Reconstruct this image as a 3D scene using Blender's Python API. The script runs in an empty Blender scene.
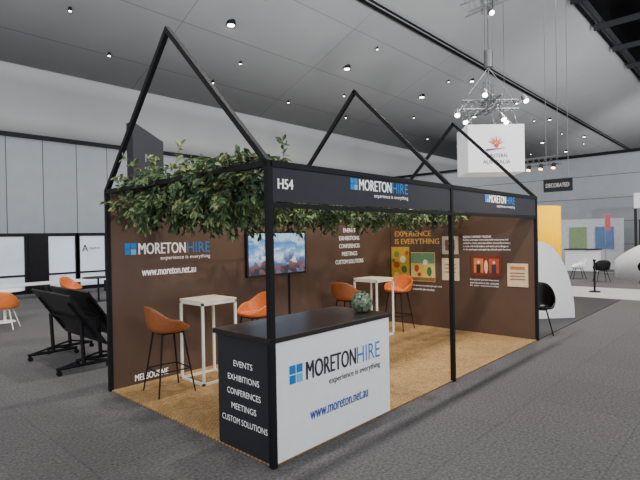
import bpy, bmesh, math, random
from mathutils import Vector, Matrix
random.seed(7)
S=bpy.context.scene
COL=S.collection
# ---------------------------------------------------------------- materials
def lin(c):
    return tuple(((v/255)/12.92 if v/255<=.04045 else ((v/255+.055)/1.055)**2.4) for v in c)
_m={}
def mat(name,rgb,rough=.6,var=.08,scale=8,metal=0,emit=0,bump=0,bscale=200,spec=None):
    if name in _m: return _m[name]
    m=bpy.data.materials.new(name); m.use_nodes=True
    nt=m.node_tree; b=nt.nodes['Principled BSDF']
    c=lin(rgb)
    tc=nt.nodes.new('ShaderNodeTexCoord'); n=nt.nodes.new('ShaderNodeTexNoise'); n.inputs['Scale'].default_value=scale
    n.inputs['Detail'].default_value=4
    r=nt.nodes.new('ShaderNodeValToRGB')
    r.color_ramp.elements[0].position=.3; r.color_ramp.elements[1].position=.7
    r.color_ramp.elements[0].color=(*[max(0,v*(1-var)) for v in c],1)
    r.color_ramp.elements[1].color=(*[min(1,v*(1+var)) for v in c],1)
    nt.links.new(tc.outputs['Object'],n.inputs['Vector']); nt.links.new(n.outputs['Fac'],r.inputs['Fac'])
    nt.links.new(r.outputs['Color'],b.inputs['Base Color'])
    b.inputs['Roughness'].default_value=rough; b.inputs['Metallic'].default_value=metal
    if spec is not None: b.inputs['Specular IOR Level'].default_value=spec
    if emit:
        nt.links.new(r.outputs['Color'],b.inputs['Emission Color']); b.inputs['Emission Strength'].default_value=emit
    if bump:
        n2=nt.nodes.new('ShaderNodeTexNoise'); n2.inputs['Scale'].default_value=bscale
        bp=nt.nodes.new('ShaderNodeBump'); bp.inputs['Strength'].default_value=bump; bp.inputs['Distance'].default_value=.01
        nt.links.new(tc.outputs['Object'],n2.inputs['Vector']); nt.links.new(n2.outputs['Fac'],bp.inputs['Height']); nt.links.new(bp.outputs['Normal'],b.inputs['Normal'])
    _m[name]=m; return m
def brickmat(name,c1,c2,mortar,bw,bh,ms,rough=.8,offset=0,rot=None,noise=.25,nscale=60,nstretch=None):
    m=bpy.data.materials.new(name); m.use_nodes=True; nt=m.node_tree; b=nt.nodes['Principled BSDF']
    tc=nt.nodes.new('ShaderNodeTexCoord'); mp=nt.nodes.new('ShaderNodeMapping')
    if rot: mp.inputs['Rotation'].default_value=rot
    br=nt.nodes.new('ShaderNodeTexBrick'); br.offset=offset; br.squash=1
    br.inputs['Color1'].default_value=(*lin(c1),1); br.inputs['Color2'].default_value=(*lin(c2),1); br.inputs['Mortar'].default_value=(*lin(mortar),1)
    br.inputs['Scale'].default_value=1; br.inputs['Brick Width'].default_value=bw; br.inputs['Row Height'].default_value=bh; br.inputs['Mortar Size'].default_value=ms
    br.inputs['Mortar Smooth'].default_value=.3
    nt.links.new(tc.outputs['Object'],mp.inputs['Vector']); nt.links.new(mp.outputs['Vector'],br.inputs['Vector'])
    n=nt.nodes.new('ShaderNodeTexNoise'); n.inputs['Scale'].default_value=nscale; n.inputs['Detail'].default_value=6
    if nstretch:
        m2=nt.nodes.new('ShaderNodeMapping'); m2.inputs['Scale'].default_value=nstretch
        nt.links.new(tc.outputs['Object'],m2.inputs['Vector']); nt.links.new(m2.outputs['Vector'],n.inputs['Vector'])
    else: nt.links.new(tc.outputs['Object'],n.inputs['Vector'])
    mr=nt.nodes.new('ShaderNodeMapRange'); mr.inputs['From Min'].default_value=.3; mr.inputs['From Max'].default_value=.7
    mr.inputs['To Min'].default_value=1-noise; mr.inputs['To Max'].default_value=1+noise
    nt.links.new(n.outputs['Fac'],mr.inputs['Value'])
    mx=nt.nodes.new('ShaderNodeVectorMath'); mx.operation='SCALE'
    nt.links.new(br.outputs['Color'],mx.inputs[0]); nt.links.new(mr.outputs['Result'],mx.inputs['Scale'])
    nt.links.new(mx.outputs['Vector'],b.inputs['Base Color']); b.inputs['Roughness'].default_value=rough
    b.inputs['Specular IOR Level'].default_value=.2
    bp=nt.nodes.new('ShaderNodeBump'); bp.inputs['Strength'].default_value=.3; bp.inputs['Distance'].default_value=.01
    nt.links.new(n.outputs['Fac'],bp.inputs['Height']); nt.links.new(bp.outputs['Normal'],b.inputs['Normal'])
    return m
BLACK=mat('black_powdercoat',(20,20,23),.6,.1,spec=.25)
BLACKG=mat('black_gloss',(16,16,18),.25,.1)
FASC=mat('fascia_charcoal',(50,51,58),.6,.05,spec=.25)
BROWN=mat('brown_panel',(92,72,60),.5,.06,3,spec=.4)
WHITE=mat('white_laminate',(248,248,250),.45,.02)
WHITEP=mat('white_powdercoat',(242,238,228),.4,.03)
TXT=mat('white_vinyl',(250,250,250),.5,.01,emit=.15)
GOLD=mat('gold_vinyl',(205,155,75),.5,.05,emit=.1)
BLUE=mat('blue_vinyl',(20,125,205),.5,.05)
LBLUE=mat('light_blue_vinyl',(95,185,235),.5,.05)
DTXT=mat('dark_vinyl',(38,40,48),.5,.05)
ORANGE=mat('orange_leather',(218,116,52),.42,.1,20)
TAN=mat('tan_leather',(146,84,46),.42,.1,20)
GREY=mat('grey_metal',(150,150,152),.35,.05,metal=.8)
# ---------------------------------------------------------------- mesh helpers
def link(ob,parent=None):
    COL.objects.link(ob)
    if parent is not None:
        ob.parent=parent
        ob.matrix_parent_inverse=Matrix.Translation(-parent.location)
    return ob
def empty(name,loc=(0,0,0),rz=0):
    e=bpy.data.objects.new(name,None); e.location=loc; e.rotation_euler.z=rz; e.empty_display_size=.1; COL.objects.link(e); return e
def local(ob,parent):
    COL.objects.link(ob); ob.parent=parent; return ob
def obj(name,bm,mats,smooth=False):
    me=bpy.data.meshes.new(name); bmesh.ops.recalc_face_normals(bm,faces=bm.faces); bm.to_mesh(me); bm.free()
    for m in (mats if isinstance(mats,(list,tuple)) else [mats]): me.materials.append(m)
    if smooth:
        for p in me.polygons: p.use_smooth=True
    return bpy.data.objects.new(name,me)
def add_box(bm,a,b,mi=0,bev=0):
    a,b=Vector(a),Vector(b)
    r=bmesh.ops.create_cube(bm,size=1); vs=r['verts']
    for v in vs: v.co=Vector([(a[i]+b[i])/2+v.co[i]*abs(b[i]-a[i]) for i in range(3)])
    fs=list({f for v in vs for f in v.link_faces})
    for f in fs: f.material_index=mi
    if bev:
        es=list({e for v in vs for e in v.link_edges})
        q=bmesh.ops.bevel(bm,geom=es,offset=bev,segments=2,affect='EDGES',profile=.5)
        for f in q['faces']: f.material_index=mi
def add_rod(bm,p,q,r1,r2=None,n=10,mi=0,up=None):
    p,q=Vector(p),Vector(q); r2=r1 if r2 is None else r2
    d=q-p; L=d.length
    g=bmesh.ops.create_cone(bm,cap_ends=True,segments=n,radius1=r1,radius2=r2,depth=L)
    M=Matrix.Translation((p+q)/2)@d.to_track_quat('Z','Y').to_matrix().to_4x4()
    if n==4: M=M@Matrix.Rotation(math.pi/4,4,'Z')
    for v in g['verts']: v.co=M@v.co
    for f in {f for v in g['verts'] for f in v.link_faces}: f.material_index=mi
def add_sphere(bm,c,r,mi=0,seg=16,sc=(1,1,1)):
    g=bmesh.ops.create_uvsphere(bm,u_segments=seg,v_segments=seg//2+2,radius=r)
    for v in g['verts']: v.co=Vector(c)+Vector([v.co[i]*sc[i] for i in range(3)])
    for f in {f for v in g['verts'] for f in v.link_faces}: f.material_index=mi; f.smooth=True
def beam(name,p,q,w,parent,m=BLACK):
    bm=bmesh.new(); add_rod(bm,p,q,w/2*1.414,n=4); return link(obj(name,bm,m),parent)
def box(name,a,b,m,parent=None,bev=0):
    bm=bmesh.new(); add_box(bm,a,b,0,bev); return link(obj(name,bm,m),parent)
def text(name,body,face,pos,w,h,m,parent,bold=.0):
    """face 'F': plane facing -y, pos=(x_left,y,z_bottom); 'S': plane facing -x, pos=(x,y_left,z_bottom)"""
    cu=bpy.data.curves.new(name,'FONT'); cu.body=body; cu.resolution_u=3
    t=bpy.data.objects.new('tmp_text',cu); COL.objects.link(t); bpy.context.view_layer.update()
    me=bpy.data.meshes.new_from_object(t.evaluated_get(bpy.context.evaluated_depsgraph_get()))
    bpy.data.objects.remove(t)
    V=[v.co.copy() for v in me.vertices]; F=[list(p.vertices) for p in me.polygons]
    x0,x1,y0,y1=min(v.x for v in V),max(v.x for v in V),min(v.y for v in V),max(v.y for v in V)
    sh=[0] if not bold else [-bold*h,0,bold*h]
    nv=[];nf=[]
    for k,s in enumerate(sh):
        for v in V:
            a=s+(v.x-x0)/(x1-x0)*w; c=(v.y-y0)/(y1-y0)*h; o=-.0003*k
            nv.append((pos[0]+a,pos[1]+o,pos[2]+c) if face=='F' else (pos[0]+o,pos[1]-a,pos[2]+c))
        nf+=[[i+k*len(V) for i in f] for f in F]
    m2=bpy.data.meshes.new(name); m2.from_pydata(nv,[],nf); m2.materials.append(m)
    return link(bpy.data.objects.new(name,m2),parent)
def icon(name,x,y,z,s,parent):
    bm=bmesh.new(); g=s*.06
    for i in range(2):
        for j in range(2):
            x0=x+i*(s/2+g/2); z0=z+j*(s/2+g/2); w=s/2-g/2
            f=bm.faces.new([bm.verts.new((x0,y,z0)),bm.verts.new((x0+w,y,z0)),bm.verts.new((x0+w,y,z0+w)),bm.verts.new((x0,y,z0+w))])
            f.material_index=0 if (i,j) in ((0,0),(1,1),(0,1)) else 1
    link(obj(name,bm,[BLUE,LBLUE]),parent)
def logo(x,y,z,w,parent,h=None,dark=False,tag=True):
    h=h or w*.135; s=h*.95
    icon('logo_icon',x,y,z,s,parent)
    tx=x+s+h*.22; tw=w-(tx-x)
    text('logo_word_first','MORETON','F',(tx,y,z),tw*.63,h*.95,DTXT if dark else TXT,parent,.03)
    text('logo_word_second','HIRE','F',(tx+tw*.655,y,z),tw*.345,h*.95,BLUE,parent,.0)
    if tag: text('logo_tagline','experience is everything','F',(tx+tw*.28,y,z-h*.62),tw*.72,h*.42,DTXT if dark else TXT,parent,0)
# ---------------------------------------------------------------- camera
yaw,pit,rol=.7515,-.0070,-.0182
fw=Vector((math.cos(yaw)*math.cos(pit),math.sin(yaw)*math.cos(pit),math.sin(pit)))
r=fw.cross(Vector((0,0,1))).normalized(); u=r.cross(fw)
r2=r*math.cos(rol)+u*math.sin(rol); u2=-r*math.sin(rol)+u*math.cos(rol)
cd=bpy.data.cameras.new('camera'); cd.sensor_width=36; cd.lens=480.68/640*36; cd.clip_end=300
co=bpy.data.objects.new('camera',cd); COL.objects.link(co)
M=Matrix((r2,u2,-fw)).transposed().to_4x4(); M.translation=Vector((-2.5442,-2.9339,1.8578)); co.matrix_world=M
S.camera=co
# ---------------------------------------------------------------- room shell
CARPET=brickmat('grey_carpet_tiles',(90,89,90),(93,92,93),(81,80,82),1.0,1.0,.006,.95,noise=.4,nscale=40)
CONC=mat('pale_concrete',(182,182,178),.5,.08,2)
VINYL=mat('black_vinyl_floor',(40,40,43),.6,.1,3)
SISAL=brickmat('sisal_weave',(190,156,108),(168,134,88),(128,98,62),.06,.026,.003,.95,offset=.5,noise=.32,nscale=42,nstretch=(1,1.6,1))
PANEL=brickmat('operable_wall_panels',(148,152,158),(154,158,164),(88,90,94),1.2,20,.02,.7,rot=(math.radians(90),0,0),noise=.04,nscale=2)
PANELE=brickmat('operable_wall_panels_east',(152,156,162),(158,162,168),(92,94,98),1.2,20,.02,.7,rot=(math.radians(90),0,math.radians(90)),noise=.04,nscale=2)
CEIL=brickmat('ceiling_panels',(160,160,160),(157,157,157),(118,118,120),6.6,2.4,.015,.8,noise=.04,nscale=.6)
BULK=mat('bulkhead_grey',(172,172,172),.7,.04,.5)
CEILD=mat('ceiling_void_black',(22,22,25),.9,.2,1)
X0,X1,Y0,Y1=-16,26,-16,17
XE=80
box('floor',(X0,Y0,-.1),(XE,Y1+.2,0),CARPET)
box('floor_aisle',(12.6,Y0,-.05),(15.4,Y1-.1,.004),CONC)
box('wall_north',(X0,Y1,0),(XE,Y1+.2,5.67),PANEL)
box('wall_east',(X1,Y0,0),(X1+.2,Y1,5.85),PANELE)
box('trim_north',(X0,Y1-.12,5.67),(XE,Y1+.2,5.82),BLACK)
box('trim_east',(X1-.1,Y0,5.85),(X1+.2,Y1,6.0),BLACK)
def strip(name,pts,m,parent,th=.15):
    bm=bmesh.new(); vs=[]
    for (y,z) in pts: vs.append((bm.verts.new((X0,y,z)),bm.verts.new((XE,y,z))))
    for a,b in zip(vs,vs[1:]): bm.faces.new((a[0],a[1],b[1],b[0]))
    o=obj(name,bm,m,True); link(o,parent); md=o.modifiers.new('s','SOLIDIFY'); md.thickness=th; md.offset=0; return o
ce=empty('ceiling',(5,5,8))
strip('curved_bulkhead',[(17.0,5.8),(16.9,6.4),(16.65,7.0),(16.3,7.5),(15.85,7.95)],BULK,ce)
strip('sloped_soffit',[(16.3,7.88),(12,9.55),(8.4,11.05)],CEIL,ce)
strip('upper_bulkhead',[(8.45,10.98),(8.3,11.4),(4.5,13.0),(4.45,14.5)],BULK,ce)
strip('soffit_edge_trim',[(8.5,10.9),(8.35,11.1)],BLACK,ce,.1)
strip('ceiling_void',[(4.5,14.4),(-16,14.4)],CEILD,ce)
bm=bmesh.new()
for i in range(7): add_box(bm,(X0,4-i*2.4,13.5),(XE,3.85-i*2.4,13.9))
for i in range(21): add_box(bm,(X0+i*4.4,-14,13.2),(X0+i*4.4+.15,4.2,13.5))
link(obj('void_beams',bm,mat('void_steel',(60,60,64),.6)),ce)
box('wall_far_end',(XE,Y0,0),(XE+.2,Y1,15),mat('upper_wall_grey',(140,140,142),.8,.05,.4))
box('wall_north_upper',(X0,Y1+.1,5.82),(XE,Y1+.3,15),_m['upper_wall_grey'])
DL=mat('lamp_lens',(255,250,240),.3,.01,emit=14)
def soff(y): return (7.88+(16.3-y)*.3884 if y>12 else 9.55+(12-y)*.4167)-.1
for (x,y,rr) in [(8.2+6.6*i,11.36,.13) for i in range(8)]+[(5+4.4*i,14.3,.04) for i in range(12)]+[(23.4,9.3,.1),(30,9.3,.1),(36.6,9.3,.1),(46,9.3,.1)]+[(3.2+6.6*i,12.9,.04) for i in range(10)]+[(2.0+6.6*i,9.9,.04) for i in range(8)]:
    z=soff(y)
    bm=bmesh.new(); add_rod(bm,(x,y,z+.1),(x,y,z-.08),rr*1.3,n=16,mi=1)
    add_rod(bm,(x,y,z-.075),(x,y,z-.095),rr,n=16,mi=0)
    link(obj('downlight',bm,[DL,BLACK]),ce)
# ---------------------------------------------------------------- booth structure
L,W,H,ZA,MX=6.04,3.02,2.48,4.0,3.02
rug=box('floor_booth_carpet',(0,0,0),(L-.03,W-.03,.015),SISAL)
bo=empty('exhibition_booth',(L/2,W/2,0))
pw=.05
for i,(x,y) in enumerate([(0,0),(MX,0),(L,0),(0,W),(MX,W+.0),(L,W)]):
    beam(f'post_{i+1}',(x,y,0),(x,y,H),pw,bo)
box('back_wall_panel',(0.02,W-.02,0.0),(L,W+.02,2.44),BROWN,bo)
box('side_wall_panel',(L-.02,0.02,0.0),(L+.02,W-.02,2.44),BROWN,bo)
box('back_wall_rear_skin',(0.02,W+.021,0.0),(L,W+.03,2.44),BLACK,bo)
for i,(p,q) in enumerate([((0,0,H),(L,0,H)),((0,W,H),(L,W,H)),((0,0,H),(0,W,H)),((MX,0,H),(MX,W,H)),((L,0,H),(L,W,H)),((0,0,2.145),(L,0,2.145))]):
    p=Vector(p);q=Vector(q);beam(f'rail_{i+1}',p-Vector((0,0,pw/2)),q-Vector((0,0,pw/2)),pw*.8 if i==5 else pw,bo)
box('fascia_1',(.03,-.012,2.15),(MX-.03,.012,2.435),FASC,bo)
box('fascia_2',(MX+.03,-.012,2.15),(L-.03,.012,2.435),FASC,bo)
for i,x in enumerate([0,MX,L]):
    beam(f'gable_front_{i+1}',(x,-.01,H-.03),(x,W/2+.015,ZA),.05,bo)
    beam(f'gable_rear_{i+1}',(x,W+.01,H-.03),(x,W/2-.015,ZA),.05,bo)
text('stand_number','H54','F',(.09,-.015,2.255),.17,.085,TXT,bo,.04)
logo(1.02,-.015,2.305,1.0,bo,h=.115)
logo(4.0,-.015,2.305,1.08,bo,h=.115)
yb=W-.023
logo(.2,yb,1.67,1.26,bo,h=.155)
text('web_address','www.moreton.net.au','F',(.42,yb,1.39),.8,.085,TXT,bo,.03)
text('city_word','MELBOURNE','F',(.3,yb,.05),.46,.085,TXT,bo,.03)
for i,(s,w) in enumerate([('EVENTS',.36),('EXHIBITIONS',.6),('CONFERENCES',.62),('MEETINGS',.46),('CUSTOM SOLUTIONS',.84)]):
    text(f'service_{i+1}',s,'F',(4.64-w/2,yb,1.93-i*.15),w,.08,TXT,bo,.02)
xs=L-.023
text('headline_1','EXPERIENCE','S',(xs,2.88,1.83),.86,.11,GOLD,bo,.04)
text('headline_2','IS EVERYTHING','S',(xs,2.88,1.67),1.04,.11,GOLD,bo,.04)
words=['BUILDING COMMUNITY TOGETHER','Building a stronger community with every event and','exhibition. Every stand we deliver across the country','is made with local makers, and each one is designed','to be used again and again by schools and charities']
for i,s in enumerate(words): text(f'body_line_{i+1}',s,'S',(xs,1.33,1.78-i*.06),(.55 if i==0 else .9-.04*(i%2)),.042,TXT,bo,.02)
text('caption_1','Our partners and artists give each stand','S',(xs,2.46,.80),.66,.04,TXT,bo,.02)
text('caption_2','a second life after the show','S',(xs,2.46,.73),.5,.04,TXT,bo,.02)
for i,s in enumerate(['Recycled panels become','new furniture for schools','in our community']): text(f'note_line_{i+1}',s,'S',(xs,1.2,.98-i*.055),.55,.036,TXT,bo,.02)
def poster(y0,y1,z0,z1,bg,shapes):
    name='wall_poster'; c=empty(name,(L-.03,(y0+y1)/2,(z0+z1)/2))
    a,b=max(y0,y1),min(y0,y1)
    box('board',(L-.035,b,z0),(L-.022,a,z1),mat('poster_%d_%d_%d'%bg,bg,.5,.12,14),c)
    for i,(col,cy,cz,ry,rz,n) in enumerate(shapes):
        bm=bmesh.new(); vs=[]
        for j in range(n):
            t=2*math.pi*j/n+(math.pi/4 if n==4 else 0)
            k=1.414 if n==4 else 1
            yy=a-(a-b)*(cy+ry*k*math.cos(t)); zz=z0+(z1-z0)*(cz+rz*k*math.sin(t))
            vs.append(bm.verts.new((L-.0365-i*.0006,min(max(yy,b),a),min(max(zz,z0),z1))))
        bm.faces.new(vs)
        link(obj(f'print_{i+1}',bm,mat('ink_%d_%d_%d'%col,col,.5,.15,20)),c)
poster(2.97,2.53,.86,1.61,(205,160,50),[((120,140,60),.3,.8,.16,.09,12),((235,225,190),.65,.66,.16,.1,12),((170,80,40),.3,.5,.18,.09,12),((70,110,60),.72,.38,.16,.1,12),((240,200,90),.28,.22,.14,.08,12),((120,70,40),.7,.14,.18,.07,12),((90,120,50),.12,.62,.09,.06,10),((200,80,50),.88,.84,.09,.06,10)])
poster(2.49,1.94,.91,1.50,(226,205,120),[((110,150,110),.5,.8,.5,.18,4),((200,80,40),.25,.45,.1,.13,14),((240,190,60),.5,.4,.12,.15,14),((70,120,70),.78,.35,.1,.16,14),((150,100,60),.5,.08,.5,.06,4),((245,235,210),.62,.66,.1,.1,12),((180,60,40),.36,.24,.08,.07,12)])
poster(1.77,1.43,1.47,1.82,(196,190,176),[((120,90,70),.5,.5,.3,.3,4),((220,190,150),.5,.6,.12,.15,12)])
poster(1.78,1.42,.96,1.39,(226,210,176),[((170,140,100),.5,.72,.32,.03,4),((170,140,100),.5,.55,.32,.03,4),((170,140,100),.5,.38,.32,.03,4)])
poster(1.17,.59,1.07,1.46,(120,52,34),[((215,125,75),.25,.5,.16,.34,4),((235,200,165),.5,.45,.06,.32,14),((195,85,55),.76,.5,.16,.34,4),((245,220,190),.25,.66,.04,.08,10),((245,220,190),.76,.66,.04,.08,10),((50,40,40),.25,.36,.07,.2,4),((60,60,80),.76,.36,.07,.2,4)])
poster(.49,.13,.91,1.32,(228,205,170),[((190,130,70),.5,.8,.36,.07,4),((160,120,90),.5,.58,.36,.03,4),((160,120,90),.5,.45,.36,.03,4),((160,120,90),.5,.32,.36,.03,4)])
tv=empty('wall_tv',(2.73,W-.05,1.6))
box('bezel',(2.09,W-.085,1.24),(3.37,W-.024,1.955),BLACKG,tv,.006)
def tvmat():
    m=bpy.data.materials.new('tv_picture'); m.use_nodes=True; nt=m.node_tree; b=nt.nodes['Principled BSDF']
    tc=nt.nodes.new('ShaderNodeTexCoord'); sp=nt.nodes.new('ShaderNodeSeparateXYZ'); nt.links.new(tc.outputs['Object'],sp.inputs[0])
    mr=nt.nodes.new('ShaderNodeMapRange'); mr.inputs['From Min'].default_value=1.27; mr.inputs['From Max'].default_value=1.925
    nt.links.new(sp.outputs['Z'],mr.inputs['Value'])
    v=nt.nodes.new('ShaderNodeTexVoronoi'); v.distance='CHEBYCHEV'; v.inputs['Scale'].default_value=9
    nt.links.new(tc.outputs['Object'],v.inputs['Vector'])
    s=nt.nodes.new('ShaderNodeSeparateColor'); nt.links.new(v.outputs['Color'],s.inputs[0])
    ma=nt.nodes.new('ShaderNodeMath'); ma.operation='MULTIPLY_ADD'; ma.inputs[1].default_value=.4
    nt.links.new(s.outputs[0],ma.inputs[0])
    sb=nt.nodes.new('ShaderNodeMath'); sb.operation='SUBTRACT'; sb.inputs[1].default_value=.2
    nt.links.new(mr.outputs['Result'],sb.inputs[0]); nt.links.new(sb.outputs[0],ma.inputs[2])
    rp=nt.nodes.new('ShaderNodeValToRGB'); cols=[(60,60,76),(130,84,76),(80,110,150),(150,178,210),(230,236,242),(120,175,225),(80,140,205),(190,220,242)]
    e=rp.color_ramp.elements
    while len(e)<len(cols): e.new(.5)
    for i,c in enumerate(cols): e[i].position=i/len(cols); e[i].color=(*lin(c),1)
    nt.links.new(ma.outputs[0],rp.inputs['Fac'])
    nt.links.new(rp.outputs['Color'],b.inputs['Emission Color']); b.inputs['Emission Strength'].default_value=1.05
    b.inputs['Base Color'].default_value=(.01,.01,.01,1); b.inputs['Roughness'].default_value=.5; b.inputs['Specular IOR Level'].default_value=.2
    return m
box('screen',(2.12,W-.088,1.27),(3.34,W-.084,1.925),tvmat(),tv)
# ---------------------------------------------------------------- counter
c=empty('reception_counter',(.83,.38,0))
box('front_panel',(.03,0.0,.015),(1.63,.03,1.0),WHITE,c)
CH=mat('charcoal_laminate',(34,35,39),.55,.05)
box('left_panel',(0.0,.03,.015),(.03,.74,1.0),CH,c)
box('right_panel',(1.6,.03,.015),(1.63,.74,1.0),WHITE,c)
box('back_edge',(.03,.70,.015),(.08,.74,1.0),CH,c)
box('shelf',(.03,.05,.5),(1.6,.7,.52),WHITE,c)
box('worktop',(-.03,-.02,1.0),(1.66,.78,1.045),mat('black_worktop',(40,33,31),.3,.08),c,.006)
icon('logo_icon',.19,-.003,.625,.155,c)
text('logo_word_first','MORETON','F',(.39,-.003,.62),.68,.16,DTXT,c,.03)
text('logo_word_second','HIRE','F',(1.09,-.003,.62),.37,.16,BLUE,c,0)
text('logo_tagline','experience is everything','F',(.68,-.003,.50),.78,.075,DTXT,c,.015)
text('web_address','www.moreton.net.au','F',(.43,-.003,.26),.82,.085,mat('link_blue',(50,90,170),.5),c,.03)
for i,(s,w) in enumerate([('EVENTS',.26),('EXHIBITIONS',.43),('CONFERENCES',.46),('MEETINGS',.34),('CUSTOM SOLUTIONS',.62)]):
    text(f'service_{i+1}',s,'S',(-.003,.375+w/2,.74-i*.125),w,.052,TXT,c)
p=empty('succulent_bowl',(1.5,.25,1.045))
bm=bmesh.new()
prof=[(.045,0),(.075,.01),(.105,.05),(.115,.10),(.105,.15),(.08,.19),(.062,.205)]
ring=[]
for (rr,z) in prof: ring.append([bm.verts.new((1.5+rr*math.cos(t*math.pi/10),.25+rr*math.sin(t*math.pi/10),1.045+z)) for t in range(20)])
for a,b in zip(ring,ring[1:]):
    for i in range(20): bm.faces.new((a[i],a[(i+1)%20],b[(i+1)%20],b[i]))
bm.faces.new(ring[0][::-1])
def mosaic():
    m=bpy.data.materials.new('mosaic_glass'); m.use_nodes=True; nt=m.node_tree; b=nt.nodes['Principled BSDF']
    tc=nt.nodes.new('ShaderNodeTexCoord'); v=nt.nodes.new('ShaderNodeTexVoronoi'); v.inputs['Scale'].default_value=38
    rp=nt.nodes.new('ShaderNodeValToRGB'); e=rp.color_ramp.elements
    e[0].color=(*lin((36,52,44)),1); e[1].color=(*lin((120,138,112)),1); s=nt.nodes.new('ShaderNodeSeparateColor')
    nt.links.new(tc.outputs['Object'],v.inputs['Vector']); nt.links.new(v.outputs['Color'],s.inputs[0]); nt.links.new(s.outputs[0],rp.inputs['Fac'])
    nt.links.new(rp.outputs['Color'],b.inputs['Base Color']); b.inputs['Roughness'].default_value=.2; return m
link(obj('bowl',bm,mosaic(),True),p)
bm=bmesh.new()
for i in range(14):
    t=i*2.4; add_rod(bm,(1.5,.25,1.20),(1.5+.05*math.cos(t),.25+.05*math.sin(t),1.27-.01*(i%3)),.014,.002,n=6)
link(obj('succulent',bm,mat('succulent_green',(80,120,80),.5)),p)
# ---------------------------------------------------------------- bar tables
def bar_table(x,y,s=.53,h=1.06):
    e=empty('bar_table',(x,y,.015)); bm=bmesh.new(); k=s/2; t=.028
    add_box(bm,(-k,-k,h-.03),(k,k,h),1,.003)
    for sx in (-1,1):
        for sy in (-1,1):
            add_box(bm,(sx*k,sy*k,0),(sx*(k-t),sy*(k-t),h-.03))
    for sx in (-1,1):
        add_box(bm,(sx*k,-k,0),(sx*(k-t),k,t)); add_box(bm,(sx*k,-k,h-.06),(sx*(k-t),k,h-.03))
        add_box(bm,(-k,sx*k,h-.06),(k,sx*(k-t),h-.03)); add_box(bm,(-k,sx*k,0),(k,sx*(k-t),t))
    local(obj('frame_and_top',bm,[WHITEP,mat('maple_top',(240,230,200),.35,.05)]),e)
bar_table(1.08,2.5); bar_table(4.66,2.45)
# ---------------------------------------------------------------- stools / chairs
def shell_mesh(m,w=.235,d=.22,back=.27,side=.13,name='seat'):
    bm=bmesh.new(); N=32; rows=[]
    def pt(t,rr,z):
        c_,s_=math.cos(t),math.sin(t); e_=.75
        return (d*rr*math.copysign(abs(c_)**e_,c_), w*rr*math.copysign(abs(s_)**e_,s_), z)
    for rr,z in [(.25,-.005),(.55,0),(.85,.006),(.98,.02)]:
        rows.append([bm.verts.new(pt(2*math.pi*i/N,rr,z)) for i in range(N)])
    for f_ in (.3,.65,1.0):
        row=[]
        for i in range(N):
            t=2*math.pi*i/N; cb=-math.cos(t)
            hb=back*max(0,(cb+.15)/1.15)**.8 if cb>-.15 else 0
            hs=side*max(0,1-abs(cb-.1)/.75)
            hh=max(hb,hs)+.025
            row.append(bm.verts.new(pt(t,1.0+.16*f_*min(1,hh/.15),.025+hh*f_)))
        rows.append(row)
    for a,b in zip(rows,rows[1:]):
        for i in range(N): bm.faces.new((a[i],a[(i+1)%N],b[(i+1)%N],b[i]))
    bm.faces.new(rows[0])
    o=obj(name,bm,m,True); md=o.modifiers.new('s','SOLIDIFY'); md.thickness=.022; md.offset=0
    md=o.modifiers.new('b','SUBSURF'); md.levels=1; md.render_levels=1; return o
def stool(x,y,rz,m,z0=.015,seat=.74):
    e=empty('bar_stool',(x,y,z0),rz); o=local(shell_mesh(m),e); o.location.z=seat
    bm=bmesh.new(); tops=[(sx*.13,sy*.13) for sx,sy in ((-1,-1),(1,-1),(1,1),(-1,1))]; bots=[(a*1.75,b*1.75) for a,b in tops]
    for a,b in zip(tops,bots): add_rod(bm,(*a,seat-.01),(*b,0),.013,.009,n=8)
    k=.62; fr=[(a[0]+(b[0]-a[0])*k,a[1]+(b[1]-a[1])*k,seat*(1-k)) for a,b in zip(tops,bots)]
    for i in range(4): add_rod(bm,fr[i],fr[(i+1)%4],.008,n=8)
    for i in range(4): add_rod(bm,(*tops[i],seat-.02),(*tops[(i+1)%4],seat-.02),.01,n=8)
    local(obj('legs',bm,BLACK),e)
stool(.45,2.42,math.radians(-5),TAN)
stool(1.82,2.45,math.radians(175),ORANGE)
stool(3.95,2.5,math.radians(10),TAN)
stool(5.38,2.4,math.radians(185),ORANGE)
def chair(x,y,rz,m,lm,seat=.44,name='shell_chair',back=.34):
    e=empty(name,(x,y,0),rz); o=local(shell_mesh(m,.25,.24,back,.12),e); o.location.z=seat
    bm=bmesh.new()
    for sx,sy in ((-1,-1),(1,-1),(1,1),(-1,1)): add_rod(bm,(sx*.12,sy*.12,seat),(sx*.24,sy*.23,0),.014,.01,n=8)
    add_box(bm,(-.13,-.13,seat-.025),(.13,.13,seat-.01))
    local(obj('legs',bm,lm),e)
chair(.35,9.1,math.radians(60),ORANGE,WHITEP)
chair(2.75,12.0,math.radians(-60),ORANGE,BLACK)
chair(6.72,.2,math.radians(200),BLACKG,BLACK,seat=.46,name='dining_chair',back=.42)
def round_table(x,y,r_,top,leg,h=.74,name='cafe_table'):
    e=empty(name,(x,y,0)); bm=bmesh.new()
    add_rod(bm,(0,0,h-.025),(0,0,h),r_,n=36); add_rod(bm,(0,0,.02),(0,0,h-.02),.03,n=12,mi=1); add_rod(bm,(0,0,0),(0,0,.025),r_*.55,r_*.5,n=30,mi=1)
    local(obj('table',bm,[top,leg]),e)
round_table(.6,10.1,.4,WHITE,WHITEP)
round_table(3.6,12.2,.45,BLACK,BLACK)
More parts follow.
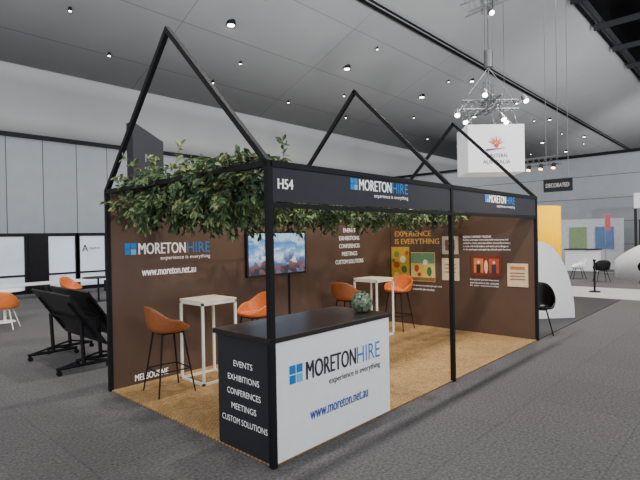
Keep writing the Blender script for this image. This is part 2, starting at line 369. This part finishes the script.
# ---------------------------------------------------------------- folded flip top tables on castors
def flip_table(x,y):
    e=empty('flip_top_table',(x,y,0)); bm=bmesh.new()
    hl=.8
    a=Vector((-.25,0,1.10)); b=Vector((.25,0,.36)); d=(b-a).normalized(); nrm=Vector((-d.z,0,d.x))
    vs=[]
    for yy in (-hl,hl):
        for p_,o_ in ((a,0),(b,0),(b,.028),(a,.028)): vs.append(bm.verts.new(Vector((p_.x,yy,p_.z))+nrm*o_))
    for fidx in ((0,1,2,3),(4,5,6,7),(0,1,5,4),(1,2,6,5),(2,3,7,6),(3,0,4,7)): bm.faces.new([vs[i] for i in fidx])
    mid=(a+b)/2
    for sy in (-1,1):
        yy=sy*.62
        m_=mid-nrm*.035
        add_rod(bm,(m_.x-.0,yy,m_.z),(0,yy,.12),.028,n=10,mi=1)
        pa=a+d*.12-nrm*.02; pb=b-d*.12-nrm*.02
        add_rod(bm,(pa.x,yy,pa.z),(pb.x,yy,pb.z),.018,n=8,mi=1)
        add_rod(bm,(-.36,yy,.095),(.36,yy,.095),.024,n=8,mi=1)
        add_rod(bm,(-.36,yy,.095),(0,yy,.17),.016,n=8,mi=1); add_rod(bm,(.36,yy,.095),(0,yy,.17),.016,n=8,mi=1)
        for sx in (-.34,.34):
            add_rod(bm,(sx,yy,.095),(sx,yy,.05),.012,n=8,mi=1)
            add_rod(bm,(sx+.01,yy-.02,.035),(sx+.01,yy+.02,.035),.035,n=16,mi=1)
    add_rod(bm,(mid.x-nrm.x*.04,-.62,mid.z-nrm.z*.04),(mid.x-nrm.x*.04,.62,mid.z-nrm.z*.04),.02,n=8,mi=1)
    local(obj('table_frame_and_top',bm,[mat('black_laminate',(18,18,20),.5,.1),BLACK]),e)
flip_table(.14,4.85); flip_table(.5,5.15)
# ---------------------------------------------------------------- foliage
def foliage():
    V=[];F=[];MI=[]
    def leaf(pos,d,s,mi):
        d=d.normalized(); up=Vector((random.uniform(-1,1),random.uniform(-1,1),random.uniform(-.3,1)))
        sd=d.cross(up)
        if sd.length<1e-3: return
        sd.normalize(); n=sd.cross(d)
        w=s*random.uniform(.15,.24); k=len(V)
        V.extend([pos,pos+d*s*.35+sd*w+n*w*.3,pos+d*s*.75+sd*w*.7+n*w*.2,pos+d*s-n*s*.12,pos+d*s*.75-sd*w*.7+n*w*.2,pos+d*s*.35-sd*w+n*w*.3,pos+d*s*.5])
        for a,b in ((0,1),(1,2),(2,3),(3,4),(4,5),(5,0)):
            F.append((k+6,k+a,k+b)); MI.append(mi)
    def stem(p,q):
        d=(q-p).normalized(); a=d.orthogonal().normalized()*.003; b=d.cross(a); k=len(V)
        for e_ in (a,b*.87-a*.5,-b*.87-a*.5): V.extend([p+e_,q+e_])
        for i in range(3):
            j=(i+1)%3; F.append((k+2*i,k+2*j,k+2*j+1,k+2*i+1)); MI.append(3)
    def sprig(p,d,Ln,hang):
        st=.03; n=max(2,int(Ln/st)); p=Vector(p); d=Vector(d).normalized(); tone=random.choice((0,0,1,1,2))
        for i in range(n):
            q=p+d*st; stem(p,q)
            p=q; d=(d+Vector((random.uniform(-.12,.12),random.uniform(-.12,.12),-hang))).normalized()
            for k in range(2):
                ld=(d*.7+Vector((random.uniform(-1,1),random.uniform(-1,1),random.uniform(-1.2,.4)))).normalized()
                leaf(p,ld,random.uniform(.06,.1),tone if random.random()<.75 else random.choice((0,1,2)))
    def rd(zb):
        return (random.uniform(-1,1),random.uniform(-1,1),random.uniform(-.6,.6)+zb)
    for i in range(420):   # garland on the open end
        y=random.uniform(.2,2.75); edge=min(1,min(y-.05,2.98-y)/.6)
        sprig((random.uniform(0,.45),y,random.uniform(2.22,2.58)),rd(.0),random.uniform(.15,.45)*(.55+.45*edge),.09)
    for i in range(26):    # a few long trailing strands
        y=random.uniform(.3,2.6); sprig((random.uniform(.05,.4),y,2.3),(random.uniform(-.5,.5),random.uniform(-.5,.5),-.6),random.uniform(.25,.38),.12)
    for i in range(760):   # garland under the ridge
        x=random.uniform(.3,5.2); fade=1-.35*(x/5)
        sprig((x,1.45+random.uniform(-.42,.42),random.uniform(2.12,2.42)),rd(-.3),random.uniform(.15,.36)*fade,.1)
    for i in range(150):
        x=random.uniform(4.4,6.0)
        sprig((x,1.5+random.uniform(-.3,.3),random.uniform(2.22,2.45)),rd(-.1),random.uniform(.12,.25),.08)
    me=bpy.data.meshes.new('hanging_foliage_garland'); me.from_pydata([tuple(v) for v in V],[],F)
    for m_ in [mat('leaf_dark',(46,72,42),.5,.2),mat('leaf_mid',(74,98,56),.5,.2),mat('leaf_pale',(122,134,86),.5,.2),mat('stem',(90,70,45),.7)]: me.materials.append(m_)
    me.polygons.foreach_set('material_index',MI)
    link(bpy.data.objects.new('hanging_foliage_garland',me))
foliage()
for (p_,q_) in (((.1,.1,2.5),(.1,2.9,2.5)),((.1,1.5,2.45),(6,1.5,2.45)),((.1,1.2,2.45),(3,1.2,2.45)),((.1,1.8,2.45),(3,1.8,2.45))):
    beam('garland_wire',p_,q_,.012,bo)
# ---------------------------------------------------------------- neighbouring stands, left
t=empty('signage_tower',(1.86,5.6,0)); bm=bmesh.new()
vs=[bm.verts.new(v) for v in [(1.55,5.5,0),(2.15,5.5,0),(2.15,5.5,3.72),(1.55,5.5,4.02),(1.55,5.75,0),(2.15,5.75,0),(2.15,5.75,3.72),(1.55,5.75,4.02)]]
for fi in ((0,1,2,3),(4,5,6,7),(0,1,5,4),(1,2,6,5),(2,3,7,6),(3,0,4,7)): bm.faces.new([vs[i] for i in fi])
link(obj('tower_body',bm,CH),t)
text('tower_lettering','MI','F',(1.78,5.495,3.3),.15,.15,mat('dull_white',(120,120,120),.6),t,.01)
GLASS=mat('emissive_glass',(204,212,224),.2,.12,.8,emit=.3)  # glow put into the white panes to brighten them, no light behind
pt=empty('partition_screen',(4,16.5,0))
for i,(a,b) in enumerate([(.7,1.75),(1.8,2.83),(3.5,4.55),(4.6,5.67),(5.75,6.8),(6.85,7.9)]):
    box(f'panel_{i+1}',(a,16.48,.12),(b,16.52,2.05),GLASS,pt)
    box(f'top_rail_{i+1}',(a-.03,16.45,2.05),(b+.03,16.55,2.17),BLACK,pt)
    box(f'mid_rail_{i+1}',(a-.03,16.45,.62),(b+.03,16.55,.69),BLACK,pt)
    box(f'bottom_rail_{i+1}',(a-.03,16.45,0.0),(b+.03,16.55,.14),BLACK,pt)
    box(f'stile_l_{i+1}',(a-.07,16.44,0),(a+.06,16.56,2.17),BLACK,pt)
    box(f'stile_r_{i+1}',(b-.06,16.44,0),(b+.07,16.56,2.17),BLACK,pt)
box('dark_column',(2.9,16.4,0),(3.42,16.6,2.17),BLACK,pt)
text('screen_lettering','A','F',(4.75,16.47,1.45),.22,.26,DTXT,pt,.02)
text('screen_lettering_small','apto','F',(5.02,16.47,1.5),.4,.12,DTXT,pt)
bn=empty('display_bench',(3.6,15,0))
box('bench_top',(.8,14.8,.42),(6.5,15.2,.5),WHITE,bn)
for i,x in enumerate((1,3,5,6.3)): box(f'bench_leg_{i+1}',(x,14.85,0),(x+.08,15.15,.42),BLACK,bn)
# ---------------------------------------------------------------- neighbouring stands, right
box('floor_neighbour_stand',(6.1,.0,0),(12.4,4.5,.012),VINYL)
e=empty('curved_display_fin',(8.3,.6,.012)); bm=bmesh.new()
A=Vector((7.75,1.1,.012)); B=Vector((8.78,.17,.012)); d=(B-A); nn=Vector((d.y,-d.x,0)).normalized()*.04
pts=[(0,0),(1,0)]+[(.42+.58*math.cos(a_),1.66*math.sin(a_)) for a_ in [i*math.pi/2/16 for i in range(1,17)]]+[(0,1.66)]
fr=[bm.verts.new(A+d*u_+Vector((0,0,z_))+nn) for u_,z_ in pts]; bk=[bm.verts.new(A+d*u_+Vector((0,0,z_))-nn) for u_,z_ in pts]
bm.faces.new(fr); bm.faces.new(bk[::-1])
for i in range(len(pts)): bm.faces.new((fr[i],fr[(i+1)%len(pts)],bk[(i+1)%len(pts)],bk[i]))
link(obj('fin_panel',bm,WHITE),e)
e=empty('curved_banner_wall',(12.3,2.2,0)); bm=bmesh.new(); rows=[]
for i in range(13):
    a_=math.radians(200+i*9); cx,cy=12.9,2.6
    rows.append([bm.verts.new((cx+.95*math.cos(a_),cy+.95*math.sin(a_),z_)) for z_ in (0.01,2.65)])
for a,b in zip(rows,rows[1:]): bm.faces.new((a[0],b[0],b[1],a[1]))
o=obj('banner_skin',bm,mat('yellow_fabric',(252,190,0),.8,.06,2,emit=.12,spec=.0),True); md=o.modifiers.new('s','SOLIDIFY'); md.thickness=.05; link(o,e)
# hanging sign cube
hs=empty('hanging_sign',(11.7,3.25,0),yaw-math.pi/2)
MW=mat('sign_fabric',(230,230,230),.7,.02,emit=.35)  # emission stands in for the light falling on the sign
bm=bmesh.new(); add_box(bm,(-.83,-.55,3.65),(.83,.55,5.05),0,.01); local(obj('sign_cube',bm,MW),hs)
bm=bmesh.new()
for i in range(9):
    a_=math.radians(20+i*17); p0=Vector((0+.07*math.cos(a_),-.56,4.45+.07*math.sin(a_))); p1=Vector((.26*math.cos(a_),-.56,4.45+.26*math.sin(a_)))
    add_rod(bm,p0,p1,.022,.006,n=6,mi=i%2)
add_sphere(bm,(0,-.555,4.43),.07,mi=0,seg=10,sc=(1,.1,1))
add_rod(bm,(-.3,-.56,4.3),(.25,-.56,4.36),.03,.008,n=6,mi=2)
local(obj('sun_emblem',bm,[mat('emblem_red',(210,60,50),.5),mat('emblem_yellow',(240,180,40),.5),mat('emblem_purple',(90,50,120),.5)]),hs)
for s_,z_,w_ in (('WESTERN',4.08,.62),('AUSTRALIA',3.9,.8)):
    o=text('sign_lettering',s_,'F',(-w_/2,-.56,z_),w_,.11,DTXT,None,.01); o.parent=hs
bm=bmesh.new()
for sx in (-.8,.8): add_rod(bm,(sx,0,5.05),(sx*.4,0,5.6),.012,n=6)
local(obj('sign_cables',bm,GREY),hs)
def truss(bm,p,q,s=.15,n=8,r_=.018,rr=.008):
    p,q=Vector(p),Vector(q); d=(q-p).normalized(); a=d.cross(Vector((0,0,1)))
    if a.length<.1: a=Vector((1,0,0))
    a.normalize(); b=d.cross(a)
    cs=[(a+b)*s,(a-b)*s,(-a-b)*s,(-a+b)*s]
    for c_ in cs: add_rod(bm,p+c_,q+c_,r_,n=6)
    for i in range(n):
        t0=p+(q-p)*(i/n); t1=p+(q-p)*((i+1)/n)
        for k in range(4): add_rod(bm,t0+cs[k],t1+cs[(k+1)%4],rr,n=5)
rg=empty('lighting_rig',(11.7,3.25,0),yaw-math.pi/2)
bm=bmesh.new()
truss(bm,(-.85,0,5.75),(.85,0,5.75),.13,8,.022,.011); truss(bm,(0,-.7,5.75),(0,.7,5.75),.13,8,.022,.011)
truss(bm,(0,0,5.5),(0,0,6.5),.12,6,.02,.012)
for k in range(3): add_rod(bm,(-.7+.7*k,-.1,5.6),(-.5+.7*k,.1,5.2),.02,n=6)
for sx in (-.8,.8): add_rod(bm,(sx,0,5.85),(0,0,6.9),.01,n=5)
add_rod(bm,(0,0,5.85),(0,0,13.1),.02,n=6); add_rod(bm,(0,0,6.9),(0,0,7.4),.13,n=12)
add_rod(bm,(.1,0,7.2),(.22,0,9),.012,n=6); add_rod(bm,(-.1,0,7.4),(-.1,0,9),.012,n=6)
truss(bm,(-.7,0,8.7),(.7,0,9.25),.2); truss(bm,(-.2,-.6,8.95),(.2,.6,8.95),.15,6)
local(obj('truss',bm,GREY),rg)
for i,(x_,y_,z_) in enumerate([(-1.0,-.1,5.5),(-.3,-.5,5.98),(.2,-.55,5.25),(1.05,-.1,5.9),(-.6,.4,5.4),(.6,.3,5.35),(.1,0,8.6)]):
    bm=bmesh.new(); dd=Vector((-.1 if x_<0 else .1,-.5,-.6)).normalized(); c_=Vector((x_,y_,z_))
    add_rod(bm,c_-dd*.14,c_+dd*.1,.07,.09,n=14,mi=1); add_rod(bm,c_+dd*.1,c_+dd*.11,.075,n=14,mi=0); add_rod(bm,c_,(x_*.8,y_*.6,5.75 if z_<7 else 8.95),.02,n=6,mi=1)
    local(obj(f'spot_{i+1}',bm,[DL,GREY]),rg)
rg=empty('lighting_truss',(18,4.2,0)); bm=bmesh.new(); truss(bm,(18,3.1,4.75),(18,5.4,4.75),.15,10)
add_rod(bm,(18,3.2,4.9),(18,3.2,13.1),.012,n=5); add_rod(bm,(18,5.3,4.9),(18,5.3,12.5),.012,n=5)
link(obj('truss',bm,GREY),rg)
for i in range(5):
    yy=3.3+i*.48; bm=bmesh.new(); add_rod(bm,(17.85,yy,4.6),(17.75,yy,4.42),.07,.09,n=12,mi=1); add_rod(bm,(17.75,yy,4.42),(17.745,yy,4.41),.08,n=12,mi=0)
    link(obj(f'lamp_{i+1}',bm,[mat('warm_lens',(255,205,140),.3,.01,emit=8),BLACK]),rg)
e=empty('hanging_name_board',(17.5,3.1,3.7)); box('board',(17.5,2.55,3.45),(17.6,3.6,3.95),BLACKG,e); text('lettering','DECORATED','S',(17.49,3.5,3.62),.85,.16,mat('dim_white',(205,205,205),.6),e,.02)
bm=bmesh.new()
for yy in (2.7,3.5): add_rod(bm,(17.55,yy,3.95),(17.55,yy,13.1),.01,n=5)
link(obj('cables',bm,GREY),e)
# far stands
def curved_wall(name,cx,cy,rad,a0,a1,z0,z1,m_):
    e=empty(name,(cx,cy,0)); bm=bmesh.new(); rows=[]
    for i in range(17):
        a_=math.radians(a0+(a1-a0)*i/16)
        top=z0+(z1-z0)*math.sin(math.pi*(.12+.38*i/16))
        rows.append([bm.verts.new((cx+rad*math.cos(a_),cy+rad*math.sin(a_),z_)) for z_ in (z0,top)])
    for a,b in zip(rows,rows[1:]): bm.faces.new((a[0],b[0],b[1],a[1]))
    o=obj('curved_skin',bm,m_,True); md=o.modifiers.new('s','SOLIDIFY'); md.thickness=.08; link(o,e)
curved_wall('curved_stand_wall',20.5,0.2,1.7,130,240,0,1.9,WHITE)
e=empty('exhibition_stand',(24,0,0)); box('header',(23.5,-1.8,2.9),(23.6,1.6,3.6),WHITE,e)
for i,yy in enumerate((-1.75,1.55)): box(f'post_{i+1}',(23.5,yy-.05,0),(23.6,yy+.05,2.9),CH,e)
box('rear_panel',(24.6,-1.8,0),(24.7,1.6,2.4),CH,e)
e=empty('exhibition_stand',(23.5,3.5,0))
box('rear_panel',(24.4,2.2,0),(24.5,6.2,2.5),mat('pale_grey_graphic',(190,194,198),.6),e); box('side_panel',(22.6,6.1,0),(24.4,6.2,2.5),WHITE,e); box('counter',(22.6,2.9,0),(23.2,4.3,1.0),WHITE,e); box('counter_top',(22.55,2.85,1.0),(23.25,4.35,1.05),CH,e)
box('graphic_1',(24.36,2.6,1.0),(24.4,3.4,2.1),mat('blue_graphic',(90,120,160),.6),e); box('graphic_2',(24.36,3.8,1.0),(24.4,4.6,2.1),mat('green_graphic',(130,150,110),.6),e)
e=empty('flag_banner',(21.8,2.3,0),math.radians(-45)); bm=bmesh.new()
add_rod(bm,(0,0,0),(0,0,.03),.22,n=24,mi=1); add_rod(bm,(-.13,0,.03),(-.13,0,2.6),.015,n=8,mi=1)
add_box(bm,(-.12,-.01,1.9),(.12,.01,2.6),0); add_box(bm,(-.12,-.01,1.3),(.12,.01,1.9),3)
local(obj('banner',bm,[mat('banner_red',(170,70,70),.6),GREY,WHITE,mat('banner_blue',(70,90,140),.6)]),e)
e=empty('barrier_post',(14.0,1.0,.004)); bm=bmesh.new(); add_rod(bm,(0,0,0),(0,0,.03),.17,.15,n=24); add_rod(bm,(0,0,.03),(0,0,.98),.03,n=14); add_rod(bm,(0,0,.94),(0,0,1.0),.045,n=14)
local(obj('post',bm,BLACK),e)
for (x,y,rz,m_) in ((17.5,1.6,30,BLACKG),(17.6,.2,10,BLACKG),(18.3,2.6,120,WHITE)):
    chair(x,y,math.radians(rz),m_,BLACK)
# ---------------------------------------------------------------- lights
w=bpy.data.worlds.new('hall_ambient'); S.world=w; w.use_nodes=True
w.node_tree.nodes['Background'].inputs['Color'].default_value=(.92,.95,1,1); w.node_tree.nodes['Background'].inputs['Strength'].default_value=1.4
def spot(name,loc,tgt,power,ang=100,blend=.6,rad=.25,col=(1,.96,.9)):
    l=bpy.data.lights.new(name,'SPOT'); l.energy=power; l.spot_size=math.radians(ang); l.spot_blend=blend; l.shadow_soft_size=rad; l.color=col
    o=bpy.data.objects.new(name,l); o.location=loc; o.rotation_euler=(Vector(tgt)-Vector(loc)).to_track_quat('-Z','Y').to_euler(); COL.objects.link(o)
for x in (-6,0,6,12,18):
    spot('high_bay_lamp',(x,1.5,13),(x,1.5,0),2100,110)
for x in (12,20):
    spot('high_bay_lamp',(x,-6,13),(x,-6,0),3000,110)
for x in (1.5,8.2,15,21.5):
    spot('downlight_lamp',(x,11.36,9.4),(x,11.36,0),1000,140)
for (a,b,pw_) in (((-8,-8,7),(2,15,8),7000),((0,-12,7),(10,13,9),6000),((8,-13,7),(20,10,9),6000),((22,-13,6.5),(38,9,10),10000),((40,-12,6.5),(58,9,10),12000)):
    spot('added_fill_flood',a,b,pw_,75,.9,.5,(.97,.98,1))  # added unseen floods that brighten ceiling and walls, not hall fixtures
spot('added_fill_flood',(14,-10,3),(26,2,3),1500,70,.9,.5,(.97,.98,1))  # added low flood towards the east wall, no fixture there
spot('added_counter_fill',(.6,-3.5,6.5),(.9,3,1.5),900,26,.8,.1,(1,.86,.66))
spot('added_counter_fill',(3,-4,7),(3.6,2.8,1.0),1300,40,.8,.15,(1,.86,.66))
spot('added_counter_fill',(1.5,-2.5,6.5),(6.0,1.4,1.3),1000,34,.8,.1,(1,.88,.7))
spot('added_counter_fill',(-1.5,-8,6.5),(.9,0,.6),900,22,.8,.15,(1,.97,.94))  # added unseen spot that brightens the counter front
